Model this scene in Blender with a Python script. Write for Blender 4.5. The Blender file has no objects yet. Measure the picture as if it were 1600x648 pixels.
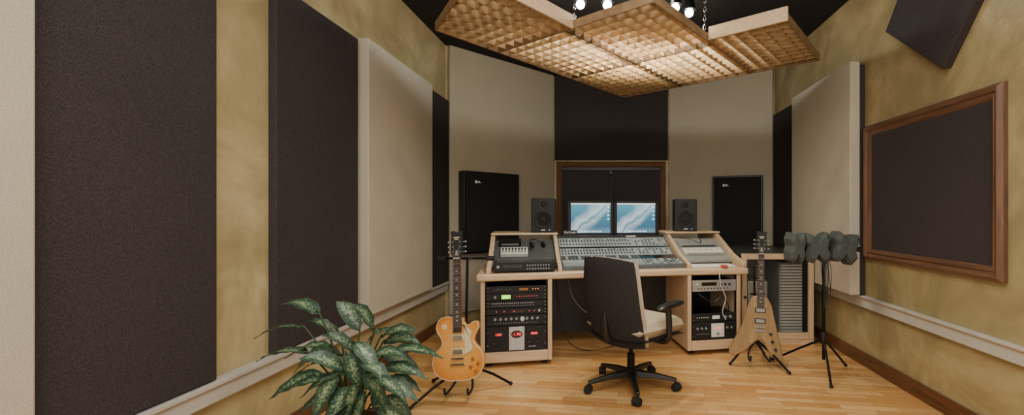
import bpy, bmesh, math, random
from mathutils import Vector, Matrix, Euler
random.seed(7)
S=bpy.context.scene; COL=S.collection
R=math.radians; PI=math.pi
F=700.0; H=1.25
ZOOM=(800,324,1)
def at(px,py,Y): return Vector(((px-950)*Y/F, Y, H-(py-332)*Y/F))

# ------------------------------------------------------------ materials
def lin(c):
    return tuple(((x/255)/12.92 if x/255<=.04045 else ((x/255+.055)/1.055)**2.4) for x in c)
def newmat(name):
    m=bpy.data.materials.new(name); m.use_nodes=True
    nt=m.node_tree; b=nt.nodes['Principled BSDF']
    return m,nt,b
def coords(nt,scale=(1,1,1),rot=(0,0,0)):
    tc=nt.nodes.new('ShaderNodeTexCoord'); mp=nt.nodes.new('ShaderNodeMapping')
    mp.inputs['Scale'].default_value=scale; mp.inputs['Rotation'].default_value=rot
    nt.links.new(tc.outputs['Object'],mp.inputs['Vector']); return mp.outputs['Vector']
def noise(nt,vec,scale,detail=3,rough=.55,dist=0):
    n=nt.nodes.new('ShaderNodeTexNoise'); n.inputs['Scale'].default_value=scale
    n.inputs['Detail'].default_value=detail; n.inputs['Roughness'].default_value=rough
    n.inputs['Distortion'].default_value=dist
    nt.links.new(vec,n.inputs['Vector']); return n.outputs['Fac']
def ramp(nt,fac,stops):
    r=nt.nodes.new('ShaderNodeValToRGB'); cr=r.color_ramp
    while len(cr.elements)<len(stops): cr.elements.new(.5)
    for e,(p,c) in zip(cr.elements,stops): e.position=p; e.color=(*c,1)
    nt.links.new(fac,r.inputs['Fac']); return r.outputs['Color']
def bump(nt,b,h,strength,dist=.002):
    n=nt.nodes.new('ShaderNodeBump'); n.inputs['Strength'].default_value=strength; n.inputs['Distance'].default_value=dist
    nt.links.new(h,n.inputs['Height']); nt.links.new(n.outputs['Normal'],b.inputs['Normal'])
def mat(name,col,rough=.5,metal=0,var=.12,scale=12,bmp=0,bscale=150,coat=0,emit=0):
    m,nt,b=newmat(name); v=coords(nt); c=lin(col)
    f=noise(nt,v,scale)
    o=ramp(nt,f,[(.3,tuple(x*(1-var) for x in c)),(.7,tuple(min(1,x*(1+var)) for x in c))])
    nt.links.new(o,b.inputs['Base Color'])
    b.inputs['Roughness'].default_value=rough; b.inputs['Metallic'].default_value=metal
    b.inputs['Coat Weight'].default_value=coat
    if bmp: bump(nt,b,noise(nt,v,bscale,2),bmp)
    if emit:
        nt.links.new(o,b.inputs['Emission Color']); b.inputs['Emission Strength'].default_value=emit
    return m
def fabric(name,col,col2):
    m,nt,b=newmat(name); v=coords(nt); 
    f=noise(nt,v,260,2,.7); g=noise(nt,v,2.2,3)
    a=ramp(nt,f,[(.35,lin(col)),(.65,lin(col2))]); 
    gg=ramp(nt,g,[(.3,(.92,)*3),(.7,(1.0,)*3)])
    mx=nt.nodes.new('ShaderNodeMix'); mx.data_type='RGBA'; mx.blend_type='MULTIPLY'; mx.inputs[0].default_value=1
    nt.links.new(a,mx.inputs[6]); nt.links.new(gg,mx.inputs[7]); nt.links.new(mx.outputs[2],b.inputs['Base Color'])
    b.inputs['Roughness'].default_value=.95; b.inputs['Specular IOR Level'].default_value=.15
    bump(nt,b,f,.5,.003); return m
def wood(name,c1,c2,axis='x',rough=.4,sc=1.0,coat=.1):
    m,nt,b=newmat(name); s={'x':(1.2,18,18),'y':(18,1.2,18),'z':(18,18,1.2)}[axis]
    v=coords(nt,tuple(k*sc for k in s)); f=noise(nt,v,2.2,5,.6,.6)
    o=ramp(nt,f,[(.28,lin(c1)),(.72,lin(c2))]); nt.links.new(o,b.inputs['Base Color'])
    b.inputs['Roughness'].default_value=rough; b.inputs['Coat Weight'].default_value=coat
    bump(nt,b,f,.1); return m
def plaster(name,c1,c2,c3,bm=.3):
    m,nt,b=newmat(name); v=coords(nt); f=noise(nt,v,1.9,6,.62,.9); g=noise(nt,v,9,5,.6,.3)
    a=ramp(nt,f,[(.3,lin(c1)),(.5,lin(c2)),(.7,lin(c3))]); gg=ramp(nt,g,[(.25,(.87,)*3),(.7,(1.0,)*3)])
    mx=nt.nodes.new('ShaderNodeMix'); mx.data_type='RGBA'; mx.blend_type='MULTIPLY'; mx.inputs[0].default_value=1
    nt.links.new(a,mx.inputs[6]); nt.links.new(gg,mx.inputs[7]); nt.links.new(mx.outputs[2],b.inputs['Base Color'])
    b.inputs['Roughness'].default_value=.34; bump(nt,b,f,bm,.02); return m
def floor_mat():
    m,nt,b=newmat('strip_wood_floor'); v=coords(nt,(1,1,1),(0,0,R(8)))
    br=nt.nodes.new('ShaderNodeTexBrick'); br.inputs['Scale'].default_value=1
    br.inputs['Brick Width'].default_value=.36; br.inputs['Row Height'].default_value=.062
    br.inputs['Mortar Size'].default_value=.0012; br.offset=.37; br.offset_frequency=2; br.squash=1.35; br.squash_frequency=3
    br.inputs['Color1'].default_value=(*lin((230,188,126)),1); br.inputs['Color2'].default_value=(*lin((200,146,84)),1)
    br.inputs['Mortar'].default_value=(*lin((150,102,56)),1)
    nt.links.new(v,br.inputs['Vector'])
    v2=coords(nt,(3,40,10),(0,0,R(8))); f=noise(nt,v2,2,5,.6,.5); g=ramp(nt,f,[(.3,(.74,.69,.64)),(.7,(1,1,1))])
    mx=nt.nodes.new('ShaderNodeMix'); mx.data_type='RGBA'; mx.blend_type='MULTIPLY'; mx.inputs[0].default_value=1
    nt.links.new(br.outputs['Color'],mx.inputs[6]); nt.links.new(g,mx.inputs[7]); nt.links.new(mx.outputs[2],b.inputs['Base Color'])
    b.inputs['Roughness'].default_value=.33; return m

DARK=fabric('dark_brown_fabric',(50,45,46),(76,70,70))
BEIGE=fabric('beige_fabric',(170,161,141),(198,189,169))
CREAM=fabric('pale_cream_fabric',(182,173,156),(210,202,185))
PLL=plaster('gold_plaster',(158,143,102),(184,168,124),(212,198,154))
PLR=plaster('gold_plaster_shaded',(140,127,90),(166,150,108),(192,176,132),.45)  # same gold plaster toned darker, the right wall's weaker light is in the colour
CEILM=mat('dark_ceiling',(22,19,18),.9,var=.2,scale=3)
WHITE_TRIM=mat('greyed_white_trim',(188,184,175),.5,var=.06,scale=6)
WALNUTY=wood('walnut_y',(66,40,24),(118,76,50),'y',.35)
OAKF=wood('frame_oak',(72,48,34),(124,88,64),'x',.38); OAKFZ=wood('frame_oak_z',(72,48,34),(124,88,64),'z',.38)
BACKF=wood('back_frame_oak',(106,74,52),(160,118,84),'x',.38); BACKFZ=wood('back_frame_oak_z',(106,74,52),(160,118,84),'z',.38)
BIRCH=wood('birch_x',(190,160,126),(220,194,160),'x',.4); BIRCHZ=wood('birch_z',(190,160,126),(220,194,160),'z',.4)
PINE=wood('diffuser_pine',(160,130,92),(204,174,130),'x',.85,.25,0)
EDGEW=wood('diffuser_edge',(122,96,68),(160,132,98),'x',.7,.5,0)
BLK=mat('black_plastic',(24,24,25),.42,var=.2); BLKM=mat('black_metal',(16,16,17),.35,.6,.2)
BLKG=mat('black_gloss',(12,12,13),.15,0,.1,coat=.5); GRILL=mat('black_grille_cloth',(20,19,20),.85,var=.25,scale=120,bmp=.4,bscale=500)
BLKS=mat('black_satin',(20,19,19),.65,var=.1)
RUB=mat('rubber',(24,24,25),.8); CONS=mat('console_grey',(138,147,150),.5,var=.08,scale=14); CONSD=mat('console_dark',(84,90,93),.5)
KNOB=mat('pale_knob',(206,208,204),.4); KNOBG=mat('grey_knob',(134,140,140),.4); SILV=mat('brushed_silver',(186,188,190),.35,.6,.08,60)
PALE=mat('pale_grey_plastic',(204,202,192),.4,var=.05)
CHR=mat('chrome',(210,210,212),.15,1,.04); GOLD=mat('gold_metal',(214,176,96),.28,.9,.08); FRET=mat('fret_wire',(150,150,150),.55,.5,.04)
TAN=fabric('tan_upholstery',(168,154,130),(200,186,160)); CHBLK=fabric('black_upholstery',(40,37,37),(60,56,56))
RED=mat('red_led',(255,40,60),.4,emit=3.0,var=0); GRN=mat('green_lcd',(150,255,60),.4,emit=1.6,var=.05); ORG=mat('orange_led',(255,150,40),.4,emit=2,var=0)
CYAN=mat('cyan_led',(90,190,255),.4,emit=2,var=0)
WHT=mat('white_plastic',(222,222,216),.4,var=.04); WHTX=mat('white_print',(215,215,210),.5,var=0,emit=.15)
FOAM=mat('charcoal_foam',(72,78,75),.95,var=.18,scale=90,bmp=.4,bscale=260)
BULB,_nt,_b=newmat('lit_bulb'); _b.inputs['Emission Color'].default_value=(.80,1,.98,1); _b.inputs['Emission Strength'].default_value=70
_v=coords(_nt); _f=noise(_nt,_v,3); _nt.links.new(ramp(_nt,_f,[(0,(.9,.9,.9)),(1,(1,1,1))]),_b.inputs['Base Color'])
GLASS,_nt,_b=newmat('clear_glass'); _b.inputs['Alpha'].default_value=.12; _b.inputs['Roughness'].default_value=.04
_nt.links.new(ramp(_nt,noise(_nt,coords(_nt),4),[(0,(.05,.06,.06)),(1,(.08,.09,.09))]),_b.inputs['Base Color'])
def screen_mat():
    m,nt,b=newmat('desktop_wallpaper'); v=coords(nt)
    sx=nt.nodes.new('ShaderNodeSeparateXYZ'); nt.links.new(v,sx.inputs[0])
    mr=nt.nodes.new('ShaderNodeMapRange'); mr.inputs[1].default_value=0; mr.inputs[2].default_value=.32
    nt.links.new(sx.outputs['Z'],mr.inputs[0])
    base=ramp(nt,mr.outputs[0],[(0.05,lin((92,130,150))),(.2,lin((44,94,122))),(.5,lin((42,112,136))),(1,lin((72,142,164)))])
    v2=coords(nt,(1,1,1),(0,R(42),0)); s2=nt.nodes.new('ShaderNodeSeparateXYZ'); nt.links.new(v2,s2.inputs[0])
    f=noise(nt,coords(nt,(5,1,3)),1.5,1); ad=nt.nodes.new('ShaderNodeMath'); ad.operation='MULTIPLY_ADD'; ad.inputs[1].default_value=.16
    nt.links.new(f,ad.inputs[0]); nt.links.new(s2.outputs['Z'],ad.inputs[2])
    m2=nt.nodes.new('ShaderNodeMapRange'); m2.inputs[1].default_value=-.05; m2.inputs[2].default_value=.45; nt.links.new(ad.outputs[0],m2.inputs[0])
    sw=ramp(nt,m2.outputs[0],[(.30,(0,0,0)),(.43,(.5,.57,.55)),(.47,(.08,.12,.12)),(.54,(.68,.73,.70)),(.70,(0,0,0))])
    mx=nt.nodes.new('ShaderNodeMix'); mx.data_type='RGBA'; mx.blend_type='SCREEN'; mx.inputs[0].default_value=.7
    nt.links.new(base,mx.inputs[6]); nt.links.new(sw,mx.inputs[7])
    nt.links.new(mx.outputs[2],b.inputs['Emission Color']); b.inputs['Emission Strength'].default_value=1.4
    b.inputs['Base Color'].default_value=(.02,.03,.03,1); b.inputs['Roughness'].default_value=.5; return m
SCREEN=screen_mat()
def burst_mat():
    m,nt,b=newmat('honey_sunburst'); v=coords(nt)
    vm=nt.nodes.new('ShaderNodeVectorMath'); vm.operation='SUBTRACT'; vm.inputs[1].default_value=(0,0,.2)
    nt.links.new(v,vm.inputs[0]); sc=nt.nodes.new('ShaderNodeVectorMath'); sc.operation='MULTIPLY'; sc.inputs[1].default_value=(5.0,0,4.1)
    nt.links.new(vm.outputs[0],sc.inputs[0]); ln=nt.nodes.new('ShaderNodeVectorMath'); ln.operation='LENGTH'; nt.links.new(sc.outputs[0],ln.inputs[0])
    o=ramp(nt,ln.outputs['Value'],[(.15,lin((232,182,104))),(.62,lin((226,160,76))),(.9,lin((212,138,58))),(1,lin((196,118,46)))])
    f=noise(nt,coords(nt,(60,1,4)),2,3); g=ramp(nt,f,[(.3,(.97,.95,.93)),(.7,(1,1,1))])
    mx=nt.nodes.new('ShaderNodeMix'); mx.data_type='RGBA'; mx.blend_type='MULTIPLY'; mx.inputs[0].default_value=1
    nt.links.new(o,mx.inputs[6]); nt.links.new(g,mx.inputs[7]); nt.links.new(mx.outputs[2],b.inputs['Base Color'])
    b.inputs['Roughness'].default_value=.3; b.inputs['Coat Weight'].default_value=.3; return m
BURST=burst_mat()
NATW=wood('natural_guitar_wood',(128,100,62),(160,128,84),'z',.45,1,.1); NECKW=wood('neck_mahogany',(110,62,34),(150,92,54),'z',.5)
ROSE=wood('rosewood',(36,22,17),(58,36,26),'z',.85,1,0); IVORY=mat('ivory_plastic',(222,208,172),.5,var=.05); INLAY=mat('pearl_inlay',(150,142,122),.7,var=.05)

# ------------------------------------------------------------ mesh builder
class MB:
    def __init__(s): s.v=[]; s.f=[]
    def add(s,vs,fs,M=None):
        n=len(s.v)
        for p in vs:
            p=Vector(p); s.v.append((M@p) if M is not None else p)
        s.f+=[tuple(i+n for i in f) for f in fs]; return s
    def box(s,x0,x1,y0,y1,z0,z1,M=None):
        return s.add([(x0,y0,z0),(x1,y0,z0),(x1,y1,z0),(x0,y1,z0),(x0,y0,z1),(x1,y0,z1),(x1,y1,z1),(x0,y1,z1)],
          [(0,3,2,1),(4,5,6,7),(0,1,5,4),(1,2,6,5),(2,3,7,6),(3,0,4,7)],M)
    def cyl(s,p0,p1,r0,r1=None,n=16,M=None):
        r1=r0 if r1 is None else r1; p0=Vector(p0); p1=Vector(p1); d=(p1-p0).normalized()
        a=d.orthogonal().normalized(); b=d.cross(a); vs=[]
        for p,r in ((p0,r0),(p1,r1)):
            for i in range(n):
                t=2*PI*i/n; vs.append(p+a*math.cos(t)*r+b*math.sin(t)*r)
        fs=[(i,(i+1)%n,n+(i+1)%n,n+i) for i in range(n)]+[tuple(range(n))[::-1],tuple(range(n,2*n))]
        return s.add(vs,fs,M)
    def tube(s,pts,r,n=8,M=None,sub=0):
        pts=[Vector(p) for p in pts]
        if sub: pts=crom(pts,sub)
        k=len(pts); rr=r if isinstance(r,(list,tuple)) else [r]*k
        if len(rr)!=k: rr=[rr[0]+(rr[-1]-rr[0])*i/(k-1) for i in range(k)]
        vs=[]; a=None
        for i,p in enumerate(pts):
            d=(pts[min(i+1,k-1)]-pts[max(i-1,0)]).normalized()
            a=d.orthogonal().normalized() if a is None else (a-d*a.dot(d)).normalized()
            b=d.cross(a)
            for j in range(n):
                t=2*PI*j/n; vs.append(p+a*math.cos(t)*rr[i]+b*math.sin(t)*rr[i])
        fs=[(i*n+j,i*n+(j+1)%n,(i+1)*n+(j+1)%n,(i+1)*n+j) for i in range(k-1) for j in range(n)]
        fs+=[tuple(range(n))[::-1],tuple(range((k-1)*n,k*n))]
        return s.add(vs,fs,M)
    def prism(s,poly,a,b,axis='z',M=None):
        g={'z':lambda p,h:(p[0],p[1],h),'x':lambda p,h:(h,p[0],p[1]),'y':lambda p,h:(p[0],h,p[1])}[axis]
        n=len(poly); vs=[g(p,a) for p in poly]+[g(p,b) for p in poly]
        fs=[(i,(i+1)%n,n+(i+1)%n,n+i) for i in range(n)]+[tuple(range(n))[::-1],tuple(range(n,2*n))]
        return s.add(vs,fs,M)
    def lathe(s,prof,n=24,M=None):
        vs=[(r*math.cos(2*PI*j/n),r*math.sin(2*PI*j/n),z) for r,z in prof for j in range(n)]; k=len(prof)
        fs=[(i*n+j,i*n+(j+1)%n,(i+1)*n+(j+1)%n,(i+1)*n+j) for i in range(k-1) for j in range(n)]
        fs+=[tuple(range(n))[::-1],tuple(range((k-1)*n,k*n))]
        return s.add(vs,fs,M)
    def sphere(s,c,r,n=12,sc=(1,1,1)):
        c=Vector(c); prof=[(max(1e-4,math.sin(PI*i/n))*r,-math.cos(PI*i/n)*r) for i in range(n+1)]
        return s.lathe(prof,n*2,Matrix.Translation(c)@Matrix.Diagonal((*sc,1)))
    def pillow(s,fn,h,n=14,p=5,k=.5,M=None):
        idx={}; vs=[]; fs=[]
        for side in (1,-1):
            for i in range(n+1):
                for j in range(n+1):
                    a=2*i/n-1; b=2*j/n-1; edge=(i in(0,n) or j in(0,n))
                    if side==-1 and edge: idx[(side,i,j)]=idx[(1,i,j)]; continue
                    u=a*math.sqrt(1-k*b*b/2); v=b*math.sqrt(1-k*a*a/2)
                    P,N=fn(u,v); t=h*math.sqrt(max(0,1-abs(a)**p))*math.sqrt(max(0,1-abs(b)**p))
                    idx[(side,i,j)]=len(vs); vs.append(Vector(P)+Vector(N)*t*side)
            for i in range(n):
                for j in range(n):
                    q=[idx[(side,i,j)],idx[(side,i+1,j)],idx[(side,i+1,j+1)],idx[(side,i,j+1)]]
                    fs.append(tuple(q if side==1 else q[::-1]))
        return s.add(vs,fs,M)
    def build(s,name,m,parent=None,bevel=0,smooth=True,loc=None,rot=None,kind=None):
        me=bpy.data.meshes.new(name); me.from_pydata([tuple(v) for v in s.v],[],s.f)
        bm=bmesh.new(); bm.from_mesh(me); bmesh.ops.recalc_face_normals(bm,faces=bm.faces); bm.to_mesh(me); bm.free()
        if smooth:
            me.polygons.foreach_set('use_smooth',[True]*len(me.polygons)); me.set_sharp_from_angle(angle=R(38))
        me.materials.append(m); o=bpy.data.objects.new(name,me); COL.objects.link(o); o.parent=parent
        if bevel:
            b=o.modifiers.new('bevel','BEVEL'); b.width=bevel; b.segments=3; b.limit_method='ANGLE'; b.angle_limit=R(40)
        if loc is not None: o.location=loc
        if rot is not None: o.rotation_euler=rot
        if kind: o['kind']=kind
        return o
def crom(pts,sub,closed=False):
    out=[]; n=len(pts)
    rng=range(n) if closed else range(n-1)
    for i in rng:
        g=(lambda k:pts[k%n]) if closed else (lambda k:pts[max(0,min(n-1,k))])
        p0,p1,p2,p3=g(i-1),g(i),g(i+1),g(i+2)
        for j in range(sub):
            t=j/sub; out.append(.5*((2*p1)+(p2-p0)*t+(2*p0-5*p1+4*p2-p3)*t*t+(3*p1-p0-3*p2+p3)*t**3))
    if not closed: out.append(pts[-1])
    return out
def smooth_poly(pts,sub=6): return [(p.x,p.y) for p in crom([Vector(p) for p in pts],sub,True)]
def thing(name,label,cat,loc=(0,0,0),rot=(0,0,0),group=None):
    o=bpy.data.objects.new(name,None); COL.objects.link(o); o.empty_display_size=.1
    o.location=loc; o.rotation_euler=rot if not isinstance(rot,(int,float)) else (0,0,rot); o['label']=label; o['category']=cat
    if group: o['group']=group
    return o
def tag(o,label,cat,group=None):
    o['label']=label; o['category']=cat
    if group: o['group']=group
    return o
def struct(o): o['kind']='structure'; return o
def text(body,size,m,parent,loc,rot=(PI/2,0,0),name='lettering'):
    cu=bpy.data.curves.new('txt','FONT'); cu.body=body; cu.size=size; cu.align_x='CENTER'; cu.align_y='CENTER'; cu.extrude=.0004
    t=bpy.data.objects.new('txt',cu); COL.objects.link(t); dg=bpy.context.evaluated_depsgraph_get()
    me=bpy.data.meshes.new_from_object(t.evaluated_get(dg)); bpy.data.objects.remove(t)
    me.materials.clear(); me.materials.append(m); o=bpy.data.objects.new(name,me); COL.objects.link(o); o.parent=parent; o.location=loc; o.rotation_euler=rot; return o

# ------------------------------------------------------------ room shell
XL,XR=-1.8,2.1; CZ=3.1; LC=(-1.8,4.95); BL=(-.74,6.1); BR=(.83,6.1); RC=(2.1,5.65); FY=-1.6
poly=[(XL-.1,FY-.1),(XR+.1,FY-.1),(XR+.1,RC[1]+.1),(BR[0],BR[1]+.15),(BL[0],BL[1]+.15),(XL-.1,LC[1]+.1)]
struct(MB().prism(poly,-.08,0).build('floor',floor_mat(),smooth=False))
struct(MB().prism(poly,CZ,CZ+.08).build('ceiling',CEILM,smooth=False))
struct(MB().box(XL-.1,XL,FY,LC[1],0,CZ).build('wall_left',PLL,smooth=False))
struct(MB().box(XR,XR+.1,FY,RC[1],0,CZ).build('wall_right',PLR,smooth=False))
struct(MB().box(XL,XR,FY-.1,FY,0,CZ).build('wall_front',PLL,smooth=False))
struct(MB().box(BL[0],BR[0],6.1,6.2,0,CZ).build('wall_back',PLL,smooth=False))
AL=math.atan2(BL[1]-LC[1],BL[0]-LC[0]); LL=math.dist(LC,BL); AR=math.atan2(RC[1]-BR[1],RC[0]-BR[0]); LR=math.dist(BR,RC)
struct(MB().box(0,LL,0,.1,0,CZ).build('wall_back_left',PLL,smooth=False,loc=(*LC,0),rot=(0,0,AL)))
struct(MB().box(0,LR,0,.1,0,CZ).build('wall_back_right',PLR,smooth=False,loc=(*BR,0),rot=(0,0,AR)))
struct(MB().prism([(XL,.40),(XL+.045,.40),(XL+.045,.47),(XL+.06,.475),(XL+.06,.497),(XL,.497)],FY,LC[1]-.03,'y').build('trim_1',WHITE_TRIM,bevel=.004,smooth=False))
struct(MB().prism([(XR,.48),(XR-.03,.48),(XR-.03,.55),(XR-.045,.56),(XR-.045,.575),(XR,.575)],FY,RC[1]-.03,'y').build('trim_2',WHITE_TRIM,bevel=.004,smooth=False))
struct(MB().box(XR-.02,XR,FY,RC[1]-.02,0,.11).build('baseboard_right',WALNUTY,bevel=.006,smooth=False))
struct(MB().box(XL,XL+.02,FY,LC[1]-.02,0,.11).build('baseboard_left',WALNUTY,bevel=.006,smooth=False))

# ------------------------------------------------------------ acoustic panels
def panel(x0,x1,y0,y1,z0,z1,m,label,loc=None,rot=None,g=None):
    return tag(MB().box(x0,x1,y0,y1,z0,z1).build('acoustic_panel',m,bevel=.008,loc=loc,rot=rot),label,'acoustic panel',g)
e_=.001
panel(XL+e_,-1.715,.25,1.345,.50,2.5,CREAM,'pale beige fabric wall panel at the far left edge, nearest the viewer')
panel(XL+e_,-1.755,1.35,2.014,.50,2.5,DARK,'widest-looking dark brown fabric panel on left wall beside the pale edge panel')
panel(XL+e_,-1.755,2.37,3.15,.50,2.47,DARK,'dark fabric wall panel between gold plaster strip and thick cream panel, behind plant')
panel(XL+e_,-1.71,3.2,4.37,.505,2.5,CREAM,'thick cream fabric panel on left wall with its edge standing proud')
panel(XL+e_,-1.755,4.40,4.94,.50,2.48,DARK,'narrow dark fabric strip in the far left corner behind sunburst guitar')
panel(.03,LL-.04,-.05,-e_,.12,CZ-e_,BEIGE,'tall beige fabric panel left of the centre, behind left wall speaker',(*LC,0),(0,0,AL))
panel(.01,LR-.02,-.05,-e_,.12,CZ-e_,BEIGE,'tall beige fabric panel right of the centre, behind right wall speaker',(*BR,0),(0,0,AR))
panel(BL[0]+.02,BR[0]-.02,6.05,6.099,1.96,CZ-e_,DARK,'dark fabric panel above the wooden frame on the back wall')
panel(2.05,XR-e_,3.655,5.56,.58,2.46,DARK,'dark fabric backing panel on right wall behind the thick cream panel')
panel(1.968,2.049,3.64,4.80,.58,2.48,CREAM,'thick cream fabric panel on the right wall over the dark one')
dv=Vector((-.56,-.45)).normalized(); ev=Vector((-.45,.56)).normalized(); A0=Vector((3.30,2.58))
cs=[A0,A0+dv*.72,A0+dv*.72+ev*.64,A0+ev*.64]
tag(MB().prism([(p.x,p.y) for p in cs],2.04,XR-e_,'x').build('acoustic_panel',DARK,bevel=.008),'dark square fabric panel hung tilted like a diamond high on the right wall','acoustic panel')

def frame_profile(mb,L,W,d):
    prof=[(0,0),(0,-d*.55),(.12,-d*.8),(.25,-d),(.42,-d*.85),(.5,-d*.6),(.62,-d*.72),(.8,-d*.5),(.9,-d*.25),(1,-d*.2),(1,0)]
    vs=[]; n=len(prof)
    for t,y in prof: vs.append((t*W,y,t*W))
    for t,y in prof: vs.append((L-t*W,y,t*W))
    fs=[(i,(i+1)%n,n+(i+1)%n,n+i) for i in range(n)]+[tuple(range(n))[::-1],tuple(range(n,2*n))]
    mb.add(vs,fs)
def framed(name,label,cat,w,h,W,d,loc,rz,fab,mx,mz):
    t=thing(name,label,cat,loc,(0,0,rz))
    for k in range(4):
        L=w if k%2==0 else h; mb=MB(); frame_profile(mb,L,W,d)
        M=[Matrix.Identity(4),Matrix.Translation((w,0,0))@Matrix.Rotation(-PI/2,4,'Y'),
           Matrix.Translation((w,0,h))@Matrix.Rotation(PI,4,'Y'),Matrix.Translation((0,0,h))@Matrix.Rotation(PI/2,4,'Y')][k]
        b=MB(); b.add(mb.v,mb.f,M); b.build('frame_rail' if k%2==0 else 'frame_stile',mx if k%2==0 else mz,t)
    MB().box(W*.9,w-W*.9,-.012,0,W*.9,h-W*.9).build('fabric_infill',fab,t)
    return t
framed('framed_panel','wood framed dark fabric panel on the gold right wall','framed panel',1.28,1.06,.09,.045,(XR-e_,3.63,.88),-PI/2,DARK,OAKF,OAKFZ)
bw=framed('framed_panel','wood framed dark recess on back wall behind the computer screens','framed panel',1.48,1.12,.075,.05,(-.697,6.099,.82),0,fabric('charcoal_recess_fabric',(62,59,64),(86,82,87)),BACKF,BACKFZ)
MB().box(.06,1.42,-.04,-.012,1.0,1.045).build('blind_head',BLK,bw,bevel=.004)
MB().box(.736,.740,-.02,-.012,.1,1.0).build('blind_cord',BLK,bw)
hk=MB(); hk.box(.718,.758,-.055,-.04,.945,1.0); hk.cyl((.738,-.048,.945),(.738,-.048,.925),.014,.010); hk.build('cord_cleat',BLK,bw,bevel=.003)

# ------------------------------------------------------------ wall speakers
def wall_speaker(x0,x1,base,rz,label):
    t=thing('wall_speaker',label,'speaker',base,(0,0,rz),None)
    z0,z1=.79,1.715
    MB().box(x0,x1,-.17,-.051,z0,z1).build('cabinet',BLK,t,bevel=.008)
    MB().box(x0+.02,x1-.02,-.185,-.17,z0+.02,z1-.02).build('grille',GRILL,t,bevel=.006)
    e=MB(); e.box(x0+.13,x0+.15,-.188,-.185,z1-.135,z1-.105); e.box(x0+.155,x0+.20,-.188,-.185,z1-.13,z1-.123); e.box(x0+.155,x0+.19,-.188,-.185,z1-.118,z1-.111)
    e.build('badge',WHTX,t); return t
wall_speaker(.13,.87,(*LC,0),AL,'large flat black speaker on beige panel, left of screens')
wall_speaker(.60,1.21,(*BR,0),AR,'large flat black speaker on beige panel, right of screens')

# ------------------------------------------------------------ ceiling diffuser cloud
T=Vector((.17,4.86)); a=Vector((-.6,-.8)); b=Vector((.8,-.6))
def P(i,j): return T+a*i+b*j
def clip(p,d,poly):
    lo,hi=-1e9,1e9; n=len(poly); c=sum(poly,Vector((0,0)))/n
    for i in range(n):
        q=poly[i]; e=poly[(i+1)%n]-q; nn=Vector((-e.y,e.x))
        if nn.dot(c-q)<0: nn=-nn
        den=nn.dot(d); num=nn.dot(q-p)
        if abs(den)<1e-9:
            if nn.dot(p-q)<0: return None
            continue
        t=num/den
        if den>0: lo=max(lo,t)
        else: hi=min(hi,t)
    return (lo,hi) if hi-lo>.01 else None
def slat(mb,p,q,th,z0,z1):
    d=(q-p).normalized(); n=Vector((-d.y,d.x))*th/2
    mb.prism([tuple(p-n),tuple(q-n),tuple(q+n),tuple(p+n)],z0,z1)
cloud=thing('ceiling_diffuser','stepped wooden lattice sound diffuser hanging from the dark ceiling over the desk','diffuser',(0,0,0))
ZB=2.5
def lattice(poly,ox,oy,zb,cell=.0945):
    mb=MB()
    for k in range(-60,61):
        for base,d in ((P(ox+k*cell,oy),b),(P(ox,oy+k*cell),a)):
            c=clip(base,d,poly)
            if c: slat(mb,base+d*c[0],base+d*c[1],.006,zb,zb+.048)
    mb.build('lattice_panel',PINE,cloud,smooth=False)
    fr=MB(); n=len(poly)
    for k in range(n): slat(fr,poly[k],poly[(k+1)%n],.010,zb-.003,zb+.055)
    fr.build('edge_frame',EDGEW,cloud,smooth=False)
for (i0,i1,j0,j1) in ((0,.85,0,.7),(.85,1.7,0,.7),(0,.85,.7,1.4),(.85,1.7,.7,1.4),(0,.95,1.41,1.96)):
    lattice([P(i0,j0),P(i1,j0),P(i1,j1),P(i0,j1)],i0,j0,ZB)
lattice([P(1.71,0),Vector((-1.18,3.07)),Vector((-.72,2.38)),P(1.71,.76)],1.71,0,ZB)
for p,q in ((P(1.69,.76),Vector((-.72,2.38))),(P(.96,1.42),P(.96,1.97))):
    m_=MB(); slat(m_,p,q,.016,ZB-.004,ZB+.09); m_.build('edge_board',BIRCH,cloud,smooth=False)
def chain(p,q,n):
    mb=MB(); p=Vector(p); q=Vector(q)
    for k in range(n):
        c=p.lerp(q,(k+.5)/n); d=(q-p).normalized(); s_=Vector((1,0,0)) if k%2 else Vector((0,1,0)); L=(q-p).length/n*.62
        mb.tube([c+d*L*math.cos(t)+s_*.009*math.sin(t) for t in [2*PI*i/10 for i in range(11)]],.0025,5)
    mb.build('chain',CHR,cloud)
for i_,j_ in ((1.66,.74),(.95,1.38),(.1,.1),(2.1,.1)):
    p_=P(i_,j_); chain((p_.x,p_.y,2.55),(p_.x+.02,p_.y+.04,CZ),16)
def spot(px,py,z,label):
    Y=(z-H)*F/(332-py); X=(px-950)*Y/F
    t=thing('spotlight',label,'ceiling light',(X,Y,z))
    MB().sphere((0,0,0),.032,8).build('bulb',BULB,t)
    hs=MB(); hs.lathe([(.012,.12),(.03,.11),(.046,.05),(.048,.018),(.045,.018),(.040,.05),(.02,.095),(.001,.095)],20); hs.build('lamp_shade',BLKM,t)
    MB().cyl((0,0,.11),(0,0,CZ-z-.001),.008).build('stem',BLKM,t)
    l=bpy.data.lights.new('lamp','POINT'); l.energy=9; l.color=(1,.96,.9); l.shadow_soft_size=.03
    lo=bpy.data.objects.new('lamp',l); COL.objects.link(lo); lo.location=(X,Y-.01,z-.075)
spot(907,7,2.80,'leftmost of the four lit spotlights above the lattice')
spot(949,8,2.80,'second lit spotlight from the left above the lattice')
spot(1055,12,2.80,'smaller third lit spotlight from the left, above the lattice notch')
spot(1077,20,2.80,'rightmost of the four lit spotlights above the lattice')

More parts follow.
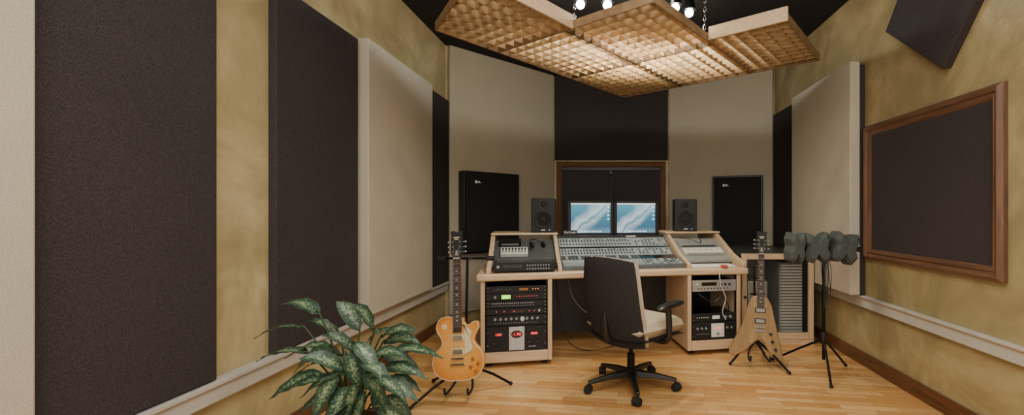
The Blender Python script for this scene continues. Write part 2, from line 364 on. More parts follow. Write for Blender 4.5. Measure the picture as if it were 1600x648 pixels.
# ------------------------------------------------------------ desk
DA=R(11); DO=Vector((-1.02,3.58,0)); DM=Matrix.Translation(DO)@Matrix.Rotation(DA,4,'Z')
def dp(x,y,z): return DM@Vector((x,y,z))
desk=thing('studio_desk','wide light wood studio desk with two rack pedestals and raised side bays','desk',DO,(0,0,DA))
front=[(-.03+2.34*i/24, -.035+.05*math.sin(PI*i/24)) for i in range(25)]
MB().prism(front+[(2.31,.72),(-.03,.72)],.70,.756).build('desktop',BIRCH,desk,bevel=.014)
def pedestal(x0,x1):
    MB().box(x0,x0+.035,0,.66,.04,.70).build('side_panel',BIRCHZ,desk,bevel=.005)
    MB().box(x1-.035,x1,0,.66,.04,.70).build('side_panel',BIRCHZ,desk,bevel=.005)
    MB().box(x0+.035,x1-.035,.0,.66,.04,.125).build('plinth',BIRCH,desk,bevel=.005)
    MB().box(x0+.035,x1-.035,.58,.6,.125,.70).build('rear_panel',BLK,desk)
    for xa,xb in ((x0+.035,x0+.048),(x1-.048,x1-.035)): MB().box(xa,xb,.018,.03,.125,.70).build('rack_rail',BLKM,desk)
    for cx in (x0+.06,x1-.06):
        for cy in (.08,.58): MB().cyl((cx,cy,0),(cx,cy,.04),.025).build('foot',RUB,desk)
pedestal(0,.57); pedestal(1.75,2.25)
MB().box(.57,1.75,.60,.62,.10,.70).build('under_desk_shade',BLK,desk)  # added black sheet standing in for the shadow under the desk
wp=[(.06,.756),(.06,.79),(.30,.86),(.66,1.035),(1.12,1.035),(1.12,.756)]
for x0,x1 in ((.04,.08),(.625,.66),(1.775,1.81),(2.30,2.34)):
    MB().prism(wp,x0,x1,'x').build('bay_side',BIRCHZ,desk,bevel=.004)
for x0,x1 in ((.04,.67),(1.765,2.35)):
    MB().box(x0,x1,.64,1.13,1.035,1.055).build('bay_cap',BIRCH,desk,bevel=.006)
for x0,x1,mm in ((.08,.625,mat('bay_grey',(70,74,74),.5)),(1.81,2.30,mat('bay_pale_grey',(140,141,134),.5))):
    MB().prism([(.26,.80),(.66,.985),(.66,.965),(.26,.78)],x0,x1,'x').build('bay_slope',mm,desk)
MB().box(.66,1.775,.80,1.12,.93,.952).build('monitor_shelf',BLK,desk,bevel=.003)
# mixing console
con=thing('mixing_console','wide grey mixing console with rows of knobs and faders in the desk centre','mixing console',dp(.67,0,.757),(0,0,DA))
W=1.10
MB().prism([(.10,0),(.10,.033),(.42,.088),(.74,.243),(.79,.243),(.79,0)],0,W,'x').build('body',CONSD,con,bevel=.004)
def surf(t):
    if t<=1: p=Vector((.10,.033)).lerp(Vector((.42,.088)),t); an=math.atan2(.055,.32)
    else: p=Vector((.42,.088)).lerp(Vector((.74,.243)),t-1); an=math.atan2(.155,.32)
    return p,an
def place(x,t,h=0):
    p,an=surf(t); return Matrix.Translation((x,p.x,p.y))@Matrix.Rotation(an,4,'X')@Matrix.Translation((0,0,h))
def plate(x0,x1,t0,t1,m,name,h=.0015):
    L=(t1-t0)*(.3247 if t1<=1 else .3556)
    MB().box(x0,x1,0,L,0,h,place(0,t0+1e-5)).build(name,m,con)
plate(.01,.735,.06,.62,CONS,'fader_bank'); plate(.745,1.09,.06,.62,mat('console_mid',(122,131,134),.5),'master_section')
plate(.01,.735,.66,.98,CONSD,'key_bank')
plate(.01,1.09,1.02,1.96,CONS,'knob_bank'); plate(.01,1.09,1.40,1.47,BLKG,'scribble_strip',.003)
plate(.745,1.09,.66,.98,BLKG,'display_strip',.003)
sl=MB(); ln=MB()
N=24
for i in range(N):
    x=.028+i*.0295
    sl.box(x-.0015,x+.0015,0,.13,.0015,.0022,place(0,.12))
    ln.box(x+.0143,x+.0152,0,.16,.0015,.002,place(0,.07))
sl.build('fader_slots',BLK,con); ln.build('strip_lines',KNOBG,con)
fad=MB().box(-.0065,.0065,-.011,.011,0,.011)
fo=None
for i in range(N):
    M_=place(.028+i*.0295,random.choice((.30,.34,.38,.40)),.002)
    if fo is None: o=fo=fad.build('fader',KNOB,con,bevel=.002)
    else: o=fo.copy(); COL.objects.link(o)
    o.matrix_local=M_
ko=None
for r_,t in enumerate((1.12,1.25,1.60,1.78)):
    for i in range(N):
        M_=place(.028+i*.0295,t,.0015)
        if ko is None:
            kb=MB(); kb.lathe([(.0075,0),(.0075,.004),(.006,.006),(.0055,.012),(.001,.013)],12); o=ko=kb.build('knob',mat('console_knob',(60,64,68),.45),con)
        else: o=ko.copy(); COL.objects.link(o)
        o.matrix_local=M_
bt=MB(); bt2=MB()
for i in range(N):
    for t in (.70,.78,.86,.94,1.33,1.87):
        (bt if (i+int(t*50))%4 else bt2).box(-.006,.006,-.004,.004,0,.005,place(.028+i*.0295,t,.0015))
for i in range(9):
    for t in (.12,.22,.32,.42,.52,1.1,1.2,1.3,1.55,1.65,1.75,1.85):
        if random.random()<.8: (bt if random.random()<.6 else bt2).box(-.008,.008,-.005,.005,0,.006,place(.775+i*.036,t,.0015))
bt.build('buttons',mat('button_dark',(66,71,74),.4),con,kind='stuff'); bt2.build('lit_buttons',mat('button_pale',(206,210,210),.4),con,kind='stuff')
mbg=MB().box(.0,W,.74,.79,.243,.262); mbg.build('meter_bridge',BLK,con,bevel=.003)
MB().box(.70,.80,.738,.74,.246,.258).build('meter_light',WHTX,con)

sg=thing('name_sign','small black sign lettered in white standing on the console back left','sign',dp(.80,.765,1.0195),(R(-8),0,DA))
MB().box(-.07,.07,-.004,.004,0,.055).build('plate',BLKS,sg,bevel=.002); text('ProTools',.03,WHTX,sg,(0,-.0055,.032))

def nearfield(x,y,label,rz):
    t=thing('studio_speaker',label,'speaker',dp(x,y,1.0555),(0,0,rz))
    MB().box(-.115,.115,-.12,.13,0,.335).build('cabinet',BLKS,t,bevel=.01)
    Mf=Matrix.Translation((0,-.12,.125))@Matrix.Rotation(PI/2,4,'X')
    MB().lathe([(.088,0),(.088,.006),(.078,.008),(.07,.003),(.04,-.006),(.025,-.002),(.012,.006),(.001,.008)],28,Mf).build('woofer',mat('cone_dark',(26,25,26),.8),t)
    Mt=Matrix.Translation((0,-.12,.265))@Matrix.Rotation(PI/2,4,'X')
    MB().lathe([(.045,0),(.045,.004),(.03,.003),(.018,-.002),(.014,.004),(.001,.010)],24,Mt).build('tweeter',BLKS,t)
    MB().box(-.02,.02,-.1215,-.12,.022,.03).build('badge',WHTX,t)
    MB().cyl((.06,-.12,.026),(.06,-.1225,.026),.004).build('power_light',CYAN,t)
nearfield(.545,.80,'small black studio speaker on the left bay of the desk',R(4))
nearfield(2.02,.80,'small black studio speaker on the right bay of the desk',R(-3))

def monitor(px,Y,rz,label):
    X=(px-950)*Y/F
    t=thing('computer_monitor',label,'computer screen',(X,Y,.953),(0,0,rz))
    fr=MB(); w,z0,z1=.24,.055,.42
    MB().box(-w,w,0,.045,z0,z1).build('housing',BLK,t,bevel=.006)
    fr.box(-w,w,-.012,0,z0,z0+.028); fr.box(-w,w,-.012,0,z1-.024,z1); fr.box(-w,-w+.032,-.012,0,z0,z1); fr.box(w-.032,w,-.012,0,z0,z1)
    fr.build('bezel',BLKS,t,bevel=.002)
    s=MB().box(-w+.028,w-.028,-.004,-.001,0,.313).build('screen',SCREEN,t,loc=(0,0,z0+.028))
    MB().box(-w+.028,w-.028,-.0055,-.004,.301,.313).build('menu_bar',mat('menu_white',(235,238,240),.5,emit=1.0,var=0),s)
    ic=MB()
    for k in range(4): ic.box(w-.065,w-.045,-.0055,-.004,.262-k*.042,.28-k*.042)
    for k in range(9): ic.box(-.13+k*.028,-.112+k*.028,-.0055,-.004,.008,.024)
    ic.build('desktop_icons',mat('icon_tint',(190,215,235),.5,emit=1.0,var=.4,scale=40),s)
    MB().box(-.11,.11,-.06,.1,0,.012).build('stand_base',BLK,t,bevel=.004); MB().box(-.03,.03,.02,.05,.012,.12).build('stand_neck',BLK,t)
monitor(923,4.72,R(5),'black computer screen with teal wallpaper, left one of the pair')
monitor(994,4.78,R(8),'black computer screen with teal wallpaper, right one of the pair')

def rack(x0,x1,z0,z1,label,m=BLKS,y=.005,depth=.3):
    t=thing('rack_unit',label,'rack unit',dp((x0+x1)/2,y,z0),(0,0,DA)); w=(x1-x0)/2; h=z1-z0
    MB().box(-w,w,0,.012,0,h).build('face_plate',m,t,bevel=.002)
    MB().box(-w+.02,w-.02,.012,depth,.003,h-.003).build('chassis',BLKM,t)
    for sx in(-1,1):
        for zz in (.25,.75): MB().cyl((sx*(w-.009),0,h*zz),(sx*(w-.009),-.002,h*zz),.003,n=8).build('screw',CHR,t)
    return t,w,h
def knobs(t,xs,z,r,m=KNOB,name='knob'):
    for x in xs:
        MB().cyl((x,0,z),(x,-.014,z),r,r*.85,14).build(name,m,t)
def disp(t,x0,x1,z0,z1,m,name='display'): MB().box(x0,x1,-.0015,.0,z0,z1).build(name,m,t)
def dots(t,xs,z,m,s=.003,name='indicator_lights'):
    q=MB()
    for x in xs: q.box(x-s,x+s,-.002,0,z-s,z+s)
    q.build(name,m,t)
X0,X1=.048,.522
t,w,h=rack(X0,X1,.600,.655,'black rack unit with dim buttons at the top of the left pedestal'); disp(t,.02,.09,.018,.036,mat('amber_lcd',(120,70,20),.4,emit=.8)); dots(t,[-.18+.02*i for i in range(8)],.028,KNOBG); dots(t,[.13,.15,.17],.028,ORG)
t,w,h=rack(X0,X1,.540,.597,'black rack unit with bright green display in the left pedestal'); disp(t,-.12,-.05,.012,.044,GRN); dots(t,[.0+.02*i for i in range(9)],.03,RED,.002); knobs(t,[-.17],.028,.012,KNOBG)
t,w,h=rack(X0,X1,.480,.535,'black rack unit with a line of white lettering below the green display unit'); dots(t,[-.19+.017*i for i in range(20)],.036,WHTX,.003); dots(t,[-.19+.017*i for i in range(20)],.016,KNOBG,.003)
t,w,h=rack(X0,X1,.425,.475,'thin black rack unit with red lights in the left pedestal'); dots(t,[-.16,-.1,-.02,.1,.14],.025,RED,.003); disp(t,-.05,.06,.014,.036,mat('dim_window',(50,36,30),.4)); knobs(t,[.18],.025,.009)
t,w,h=rack(X0,X1,.335,.42,'black rack unit with a row of pale knobs above the silver fronted one'); knobs(t,[-.17+.042*i for i in range(9) if i not in(5,)],.055,.012,KNOBG); dots(t,[-.17+.021*i for i in range(17)],.022,WHTX,.002)
knobs(t,[.045],.052,.019,KNOB,'large_knob')
t,w,h=rack(X0,X1,.13,.33,'tall black rack unit with silver centre panel and red number displays')
MB().box(-.062,.062,-.008,0,.006,.195).build('centre_panel',SILV,t,bevel=.002)
el=MB().cyl((0,-.008,.135),(0,-.011,.135),.03,n=24); el.v=[Vector((p.x*1.5,p.y,p.z)) for p in el.v]; el.build('display_window',mat('dark_red_window',(60,10,14),.3),t)
text('-1.90',.034,RED,t,(0,-.0125,.135),name='red_digits')
text('1200',.026,RED,t,(-.145,-.002,.135),name='red_digits'); text('8868',.026,RED,t,(.14,-.002,.135),name='red_digits')
knobs(t,[0],.05,.024,SILV,'large_knob'); dots(t,[-.045,.045],.09,BLK,.006,'buttons'); dots(t,[-.045,.045],.03,BLK,.006,'buttons')
knobs(t,[-.18,-.11,.10,.17],.07,.010,BLKG)
dots(t,[.10+.012*i for i in range(5)],.03,WHTX,.003,'printed_marks')
X0,X1=1.795,2.205
t,w,h=rack(X0,X1,.555,.655,'silver rack unit at the top of the right pedestal',SILV); disp(t,-.12,.02,.05,.08,BLKG); knobs(t,[.06,.10,.14],.06,.011,BLK); dots(t,[-.15+.03*i for i in range(10)],.025,BLK,.005,'buttons'); dots(t,[-.16],.065,GRN,.004)
t,w,h=rack(X0,X1,.29,.36,'black rack unit with buttons above the lowest one in the right pedestal'); dots(t,[-.16+.02*i for i in range(6)],.035,WHTX,.004,'buttons'); disp(t,-.02,.05,.02,.05,mat('pale_lcd',(190,200,190),.4,emit=.3)); knobs(t,[.10,.15],.035,.014,KNOBG)
t,w,h=rack(X0,X1,.13,.285,'black rack unit at the bottom of the right pedestal with red digits'); MB().box(-.03,.09,-.008,0,.02,.14).build('white_panel',WHT,t,bevel=.002)
text('-1.90',.026,RED,t,(.03,-.009,.10),name='red_digits'); knobs(t,[.03],.05,.017,SILV,'large_knob'); knobs(t,[-.16,-.12,-.08,.12,.16],.10,.010,KNOBG); dots(t,[-.16+.02*i for i in range(6)],.05,KNOBG,.004,'buttons')
def cable(pts,r,m,label):
    return tag(MB().tube(pts,r,8,sub=8).build('cable',m),label,'cable')
cable([dp(1.85,.03,.54),dp(1.90,-.01,.50),dp(1.98,-.012,.46),dp(2.06,-.01,.50),dp(2.12,-.012,.44),dp(2.15,.03,.375)],.004,BLK,'black cable looping across the open gap of the right pedestal')
cable([dp(2.02,-.04,.76),dp(2.03,-.06,.62),dp(2.08,-.05,.5),dp(2.06,-.03,.38),dp(2.1,-.012,.30)],.0035,WHT,'thin white cable hanging in front of the right pedestal')
cable([dp(.75,.55,.69),dp(.8,.5,.45),dp(.95,.46,.3),dp(1.1,.5,.35),dp(1.25,.55,.69)],.004,KNOBG,'grey cable sagging in the dark space under the desk')
cable([dp(.62,.4,.69),dp(.66,.38,.4),dp(.72,.3,.12),dp(.9,.3,.006),dp(1.2,.4,.006)],.004,BLK,'black cable dropping to the floor beside the left pedestal')

t=thing('effects_unit','flat black buttoned audio unit standing on the left front of desktop','audio unit',dp(.35,.04,.7565),(0,0,DA))
MB().box(-.25,.25,0,.2,.01,.085).build('case',BLKS,t,bevel=.004)
for x in(-.2,.2):
    for y in(.03,.17): MB().cyl((x,y,0),(x,y,.01),.012).build('foot',RUB,t)
disp(t,-.18,-.02,.04,.068,mat('dim_display',(52,60,58),.2)); dots(t,[.02+.022*i for i in range(9)],.06,KNOBG,.006,'buttons'); dots(t,[.02+.022*i for i in range(9)],.032,KNOBG,.006,'buttons'); knobs(t,[-.215],.05,.014,KNOBG)
MB().box(-.23,.23,.02,.18,.085,.088).build('top_vents',mat('vent_grey',(60,64,64),.5),t)
sa=math.atan2(.185,.40)
def slope(x,u): return dp(x,.26+.40*u,.80+.185*u+.0015)
t=thing('small_mixer','small silver mixer with knobs lying on the left bay slope','mixer',slope(.26,.42),(sa,0,DA))
MB().box(-.12,.12,-.06,.06,0,.035).build('case',PALE,t,bevel=.004)
for i in range(8):
    for j in range(2): MB().cyl((-.1+i*.028,-.03+j*.045,.035),(-.1+i*.028,-.03+j*.045,.05),.008,n=10).build('knob',(KNOBG,BLK)[j],t)
t=thing('headphones','black headphones resting on the left bay slope behind the small mixer','headphones',slope(.46,.66),(sa,0,DA+.5))
MB().tube([(.07*math.cos(k*PI/12),.08*math.sin(k*PI/12),.03+.02*math.sin(k*PI/12)) for k in range(13)],.006,8).build('headband',BLK,t)
for sx in(-1,1):
    MB().cyl((sx*.07,-.01,.034),(sx*.05,-.01,.034),.03,.03,20).build('ear_cup',BLK,t,bevel=.004)
t=thing('patch_box','low black box with cables at the back of the left bay slope','audio box',slope(.22,.82),(sa,0,DA))
MB().box(-.1,.1,-.04,.04,0,.04).build('case',BLKM,t,bevel=.003)
MB().box(-.08,.08,-.042,-.04,.012,.028).build('front_strip',KNOBG,t)
t=thing('computer_keyboard','white computer keyboard on the right front of the desktop','keyboard',dp(2.03,.15,.7565),(0,0,DA))
MB().box(-.21,.21,-.075,.075,0,.014).build('case',WHT,t,bevel=.004)
k_=MB()
for r_ in range(5):
    for i in range(19): k_.box(-.2+i*.0211,-.183+i*.0211,-.062+r_*.025,-.042+r_*.025,.014,.019)
k_.build('keys',mat('key_white',(235,235,230),.5),t,kind='stuff')
t=thing('computer_mouse','small red and white mouse in front of the white keyboard','mouse',dp(2.10,.02,.7565),(0,0,DA))
MB().pillow(lambda u,v:((u*.028,v*.045,.014),(0,0,1)),.014,8,3,.8).build('body',mat('red_shell',(190,60,60),.35),t); MB().box(-.002,.002,.015,.03,.02,.03).build('wheel',WHT,t)
for k,(u,m,lb) in enumerate(((.33,PALE,'slim pale grey box lowest on the right bay slope'),(.68,SILV,'slim silver box with dark strip high on the right bay slope'))):
    t=thing('slim_box',lb,'audio box',slope(2.05,u),(sa,0,DA))
    MB().box(-.20,.20,-.05,.05,0,.03).build('case',m,t,bevel=.003); MB().box(-.17,.17,-.052,-.05,.01,.02).build('front_strip',(KNOBG,BLK)[k],t)
    for i in range(6): MB().cyl((-.15+i*.06,0,.03),(-.15+i*.06,0,.034),.008,n=10).build('button',KNOBG,t)
cable([slope(1.9,.9)+Vector((0,0,.03)),slope(1.95,.6)+Vector((0,-.0,.08)),slope(2.05,.5)+Vector((0,0,.06)),slope(2.1,.75)+Vector((0,0,.07)),slope(2.2,.95)+Vector((0,0,.02))],.0035,BLK,'black cable looping over the boxes on the right bay')

# ------------------------------------------------------------ office chair
CA=R(46)
ch=thing('office_chair','black office chair with tan cushions, turned with its back to the viewer','chair',(.165,3.22,0),(0,0,CA))
def bf(off):
    def f(u,v):
        x=-.225-.055*v-.018*math.cos(v*2.4)+.055*u*u+off; return (x,.26*u*(1-.03*v),.64+.31*v),(1,0,.12)
    return f
MB().pillow(bf(-.022),.026,16,6,.28).build('back_shell',CHBLK,ch)
MB().pillow(bf(.018),.03,16,5,.32).build('back_cushion',TAN,ch)
def sf(z,dr=.03):
    return lambda u,v:((.06+.29*u,.28*v,z-dr*max(0,u)**2+.012*v*v),(0,0,1))
MB().pillow(sf(.45),.07,18,6,.4).build('seat_cushion',TAN,ch)
MB().pillow(sf(.385),.02,12,6,.4).build('seat_pan',BLK,ch)
MB().tube([(-.02,0,.365),(-.16,0,.36),(-.25,0,.42),(-.27,0,.58)],[.03,.03,.026,.02],10,sub=5).build('back_support',BLK,ch)
MB().box(-.12,.10,-.09,.09,.33,.385).build('tilt_mechanism',BLKM,ch,bevel=.012)
for sy in(-1,1):
    o=MB(); o.tube([(.03,sy*.16,.37),(.03,sy*.29,.38),(.03,sy*.315,.46),(.02,sy*.315,.60)],[.02,.016,.018,.022],10,sub=5); o.build('arm_post',BLK,ch)
    MB().pillow(lambda u,v:((.055+.14*u,sy*.31+.042*v,.622+.008*u),(0,0,1)),.016,12,5,.7).build('arm_pad',BLK,ch)
gl=MB(); gl.cyl((0,0,.10),(0,0,.24),.028,n=20); gl.cyl((0,0,.24),(0,0,.34),.016,n=20); gl.build('gas_lift',BLKM,ch)
MB().lathe([(.03,.075),(.05,.08),(.052,.12),(.035,.135),(.028,.14)],24).build('base_hub',BLK,ch)
MB().tube([(.05,-.09,.355),(.05,-.22,.35)],.006).build('height_lever',BLK,ch)
for k in range(5):
    an=-PI/2-CA+R(5)+k*2*PI/5; d=Vector((math.cos(an),math.sin(an),0)); n_=Vector((-d.y,d.x,0))
    m_=MB(); vs=[]; 
    for r_,w_,zt,zb in ((.03,.03,.125,.08),(.16,.024,.115,.08),(.325,.017,.088,.066)):
        for s1,zz in((-1,zb),(1,zb),(.7,zt),(-.7,zt)): vs.append(d*r_+n_*w_*s1+Vector((0,0,zz)))
    fs=[(0,1,2,3),(11,10,9,8)]
    for i in range(2):
        for j in range(4): fs.append((i*4+j,i*4+(j+1)%4,(i+1)*4+(j+1)%4,(i+1)*4+j))
    m_.add(vs,fs); m_.build('base_leg',BLK,ch,bevel=.005)
    c=d*.315; cst=MB(); w2=Vector((math.cos(an+.9),math.sin(an+.9),0))
    cst.cyl(c+Vector((0,0,.05)),c+Vector((0,0,.085)),.008); 
    h_=c+w2.cross(Vector((0,0,1)))*.012
    for s1 in(-1,1): cst.cyl(h_+w2*s1*.006+Vector((0,0,.029)),h_+w2*s1*.027+Vector((0,0,.029)),.029,.026,20)
    cst.cyl(h_+w2*-.01+Vector((0,0,.034)),h_+w2*.01+Vector((0,0,.034)),.027,n=16); cst.build('caster',RUB,ch)

# ------------------------------------------------------------ guitars (local: z up neck, front -y)
def neck_parts(g,z0,z1,ztop):
    MB().prism([(-.0285,z0-.02),(.0285,z0-.02),(.0215,z1),(-.0215,z1)],-.008,.016,'y').build('neck',NECKW,g,bevel=.006)
    fb=MB().prism([(-.028,z0-.05),(.028,z0-.05),(.0215,z1),(-.0215,z1)],-.014,-.008,'y').build('fretboard',ROSE,g)
    fr=MB(); inl=MB(); pos=[]; sc_=.628
    for k in range(1,23):
        zz=z1-sc_*(1-2**(-k/12)); 
        if zz<z0-.05: break
        pos.append(zz); ww=.0215+.0065*(z1-zz)/(z1-z0+.05); fr.box(-ww,ww,-.0152,-.014,zz-.001,zz+.001)
    for k in (3,5,7,9,12,15,17,19):
        if k<len(pos):
            zz=(pos[k-1]+pos[k-2])/2; inl.box(-.008,.008,-.0146,-.014,zz-.005,zz+.005)
    fr.build('frets',FRET,fb); inl.build('inlays',INLAY,fb)
    MB().box(-.0215,.0215,-.0175,-.008,z1-.001,z1+.005).build('nut',IVORY,g)
    hs=[(-.0215,z1),(-.04,z1+.04),(-.036,ztop-.03),(-.042,ztop-.006),(-.018,ztop-.002),(0,ztop-.014),(.018,ztop-.002),(.042,ztop-.006),(.036,ztop-.03),(.04,z1+.04),(.0215,z1)]
    MB().prism(hs,-.008,.008,'y').build('headstock',BLKS,g,bevel=.002)
    MB().prism([(-.01,z1+.02),(.01,z1+.02),(.006,z1+.055),(-.006,z1+.055)],-.009,-.008,'y').build('truss_cover',INLAY,g)
    e=MB(); e.box(-.02,.02,-.009,-.008,ztop-.05,ztop-.044); e.box(-.014,.014,-.009,-.008,ztop-.062,ztop-.057); e.build('logo',IVORY,g)
    for sx in(-1,1):
        for i in range(3):
            zz=z1+.045+i*.034; m_=MB(); m_.cyl((sx*.025,-.008,zz),(sx*.025,-.018,zz),.004,n=10); m_.cyl((sx*.03,.004,zz),(sx*.052,.004,zz),.003,n=8)
            m_.sphere((sx*.057,.004,zz),.008,6,(1,.6,.9)); m_.build('tuner',FRET,g)
def strings(g,zb,z1,ztop,yb):
    q=MB()
    for i in range(6):
        x=-.0255+i*.0102; xt=-.0165+i*.0066; sx=-1 if i<3 else 1; j=i if i<3 else 5-i
        q.tube([(x,yb,zb),(xt,-.0185,z1),(sx*.022,-.014,z1+.045+(j)*.034)],.0005,4)
    q.build('strings',FRET,g)
g=thing('electric_guitar','honey sunburst electric guitar with cream pickguard leaning on a stand','guitar',(-.985,2.95,.145),(R(-7),R(-3),0))
out=[(0,.0),(.075,.004),(.14,.04),(.168,.11),(.155,.18),(.115,.225),(.103,.26),(.118,.30),(.137,.335),(.13,.372),(.10,.372),(.075,.352),(.05,.355),(.036,.375),(.03,.40),(-.03,.405),(-.07,.412),(-.115,.40),(-.14,.36),(-.138,.32),(-.112,.275),(-.104,.235),(-.122,.205),(-.155,.17),(-.168,.11),(-.14,.04),(-.075,.004)]
bo=smooth_poly(out,5)
MB().prism(bo,.0,.052,'y').build('body',BURST,g,bevel=.006)
bd=MB(); bd.tube([Vector((p[0]*1.004,-.0,p[1]*1.004)) for p in bo+[bo[0]]],.0028,6); bd.build('binding',IVORY,g)
neck_parts(g,.36,.80,.99)
for z,nm in ((.275,'pickup'),(.185,'pickup')):
    q=MB().box(-.043,.043,-.007,0,z-.021,z+.021).build(nm,IVORY,g,bevel=.003)
    MB().box(-.034,.034,-.013,-.007,z-.015,z+.015).build('pickup_cover',CHR,q,bevel=.002)
MB().box(-.043,.043,-.014,0,.135,.147).build('bridge',CHR,g,bevel=.002)
MB().box(-.05,.05,-.014,-.004,.095,.11).build('tailpiece',CHR,g,bevel=.004)
MB().prism([(.034,.36),(.05,.345),(.075,.335),(.095,.31),(.082,.27),(.10,.215),(.092,.19),(.046,.165),(.046,.36)],-.010,-.007,'y').build('pickguard',IVORY,g)
for x,z in((.10,.135),(.135,.105),(.085,.085),(.12,.055)):
    MB().lathe([(.013,0),(.012,.006),(.010,.014),(.001,.015)],14,Matrix.Translation((x,0,z))@Matrix.Rotation(PI/2,4,'X')).build('knob',GOLD,g)
MB().cyl((-.09,0,.35),(-.09,-.012,.358),.005).build('toggle_switch',IVORY,g); MB().cyl((-.09,0,.35),(-.09,-.002,.35),.018,n=20).build('switch_plate',IVORY,g)
strings(g,.10,.80,.99,-.016)
g2=thing('electric_guitar','natural wood V-shaped electric guitar on a black stand near the cabinet','guitar',(1.215,3.60,.075),(R(-7),R(2.5),R(-8)))
vo=[(-.028,.50),(-.06,.49),(-.09,.43),(-.145,.24),(-.235,.06),(-.235,.02),(-.20,.005),(-.12,.045),(-.03,.135),(0,.15),(.03,.135),(.085,.04),(.14,-.01),(.17,-.012),(.19,.01),(.14,.22),(.09,.43),(.06,.485),(.028,.50)]
MB().prism(vo,0,.042,'y').build('body',NATW,g2,bevel=.008)
neck_parts(g2,.46,.84,1.03)
MB().prism([(-.055,.44),(-.04,.34),(-.045,.26),(-.09,.13),(-.06,.12),(0,.19),(.06,.12),(.085,.13),(.045,.26),(.04,.34),(.055,.44)],-.003,0,'y').build('pickguard',wood('guard_wood',(138,110,70),(172,142,96),'z',.5),g2)
for z in(.385,.30):
    q=MB().box(-.042,.042,-.009,-.003,z-.02,z+.02).build('pickup',BLKS,g2,bevel=.003); MB().box(-.034,.034,-.014,-.009,z-.014,z+.014).build('pickup_cover',FRET,q,bevel=.002)
MB().box(-.043,.043,-.015,-.003,.245,.257).build('bridge',FRET,g2,bevel=.002); MB().box(-.045,.045,-.014,-.003,.215,.228).build('tailpiece',FRET,g2,bevel=.003)
for x,z in((.085,.20),(.10,.14),(.125,.08)): MB().cyl((x,0,z),(x,-.016,z),.012,.010,14).build('knob',BLKS,g2)
strings(g2,.22,.84,1.03,-.016)

def guitar_stand(label,loc,rz,feet,crossbar):
    t=thing('guitar_stand',label,'guitar stand',loc,(0,0,rz))
    MB().tube([(0,.16,.16),(0,.165,.5),(0,.19,crossbar)],.009,10).build('pole',BLKM,t)
    hub=MB(); hub.cyl((0,.16,.16),(0,.16,.24),.02); hub.build('hub',BLK,t,bevel=.004)
    for fx,fy in feet:
        l_=MB().tube([(0,.16,.2),(fx*.6,.16+(fy-.16)*.6,.10),(fx,fy,.012)],.009,10).build('leg',BLKM,t)
        MB().sphere((fx,fy,.014),.014,6).build('rubber_foot',RUB,l_)
    for sx in(-1,1):
        MB().tube([(0,.16,.17),(sx*.05,.13,.11),(sx*.07,.07,.07),(sx*.075,-.03,.065),(sx*.075,-.045,.11)],.008,8,sub=4).build('support_arm',RUB,t)
    return t
s1=guitar_stand('black stand with a cross bar holding the sunburst guitar',(-.985,2.95,.0),0,[(-.27,-.12),(.28,.30),(-.3,.35)],.93)
MB().tube([(-.19,.185,.93),(.17,.185,.93)],.008,8).build('cross_bar',BLKM,s1)
for sx,xx in((-1,-.18),(1,.16)):
    MB().cyl((xx-.02,.185,.93),(xx+.03,.185,.93),.016,n=12).build('bar_clamp',BLK,s1)
    MB().tube([(sx*.035,.185,.93),(sx*.035,.13,.935),(sx*.035,.10,.94)],.007,8).build('neck_prong',RUB,s1)
s2=guitar_stand('black tripod stand holding the natural wood guitar',(1.215,3.60,0),R(-6),[(-.22,.05),(.20,-.12),(.12,.36)],.80)
for sx in(-1,1): MB().tube([(0,.18,.80),(sx*.035,.16,.80),(sx*.035,.10,.81)],.007,8).build('neck_prong',RUB,s2)

# ------------------------------------------------------------ cabinet
CY=4.25
cb=thing('equipment_cabinet','light wood framed cabinet with glass door and dark top beside the desk','cabinet',(1.27,CY,0))
cw,cd,chh=.685,1.2,.86
MB().box(0,.02,.03,cd,.03,chh-.03).build('side_panel',BLK,cb); MB().box(cw-.02,cw,.03,cd,.03,chh-.03).build('side_panel',BLK,cb)
MB().box(0,cw,.03,cd,.03,.06).build('bottom_panel',BLK,cb); MB().box(.02,cw-.02,.68,.70,.06,chh-.03).build('rear_panel',mat('cab_inner',(150,150,146),.7),cb)
MB().box(0,cw,.03,cd+.01,chh-.03,chh-.002).build('top_panel',mat('cab_top',(62,64,62),.35),cb,bevel=.004)
MB().box(.0,cw,.0,.03,0,.05).build('plinth',BIRCH,cb)
d=bpy.data.objects.new('door',None); COL.objects.link(d); d.parent=cb
for xa,xb in ((0,.05),(cw-.05,cw)): MB().box(xa,xb,0,.03,.05,chh).build('door_stile',BIRCHZ,d,bevel=.004)
for za,zb in ((.05,.11),(chh-.055,chh)): MB().box(.05,cw-.05,0,.03,za,zb).build('door_rail',BIRCH,d,bevel=.004)
MB().box(.05,cw-.05,.012,.018,.11,chh-.055).build('door_glass',GLASS,d)
MB().cyl((.028,0,.45),(.028,-.02,.45),.012,n=16).build('door_knob',BLK,d)
t=thing('computer_tower','tall silver computer tower inside the glass fronted cabinet','computer',(1.37,CY+.15,.061))
MB().box(0,.2,0,.45,.0,.52).build('case',SILV,t,bevel=.012)
pf=MB()
for i in range(12):
    pf.box(.02,.18,-.003,0,.06+i*.02,.07+i*.02)
pf.build('vent_slots',KNOBG,t); MB().box(.03,.17,-.004,0,.38,.40).build('drive_slot',BLK,t)
t=thing('ribbed_unit','ribbed grey electronics unit on the right inside the glass fronted cabinet','audio unit',(1.67,CY+.12,.061))
MB().box(0,.23,.01,.45,0,.70).build('case',mat('rib_case',(130,132,132),.5),t,bevel=.004)
rb=MB()
for i in range(23): rb.box(.01,.22,-.008,.012,.03+i*.029,.046+i*.029)
rb.build('ribs',PALE,t)

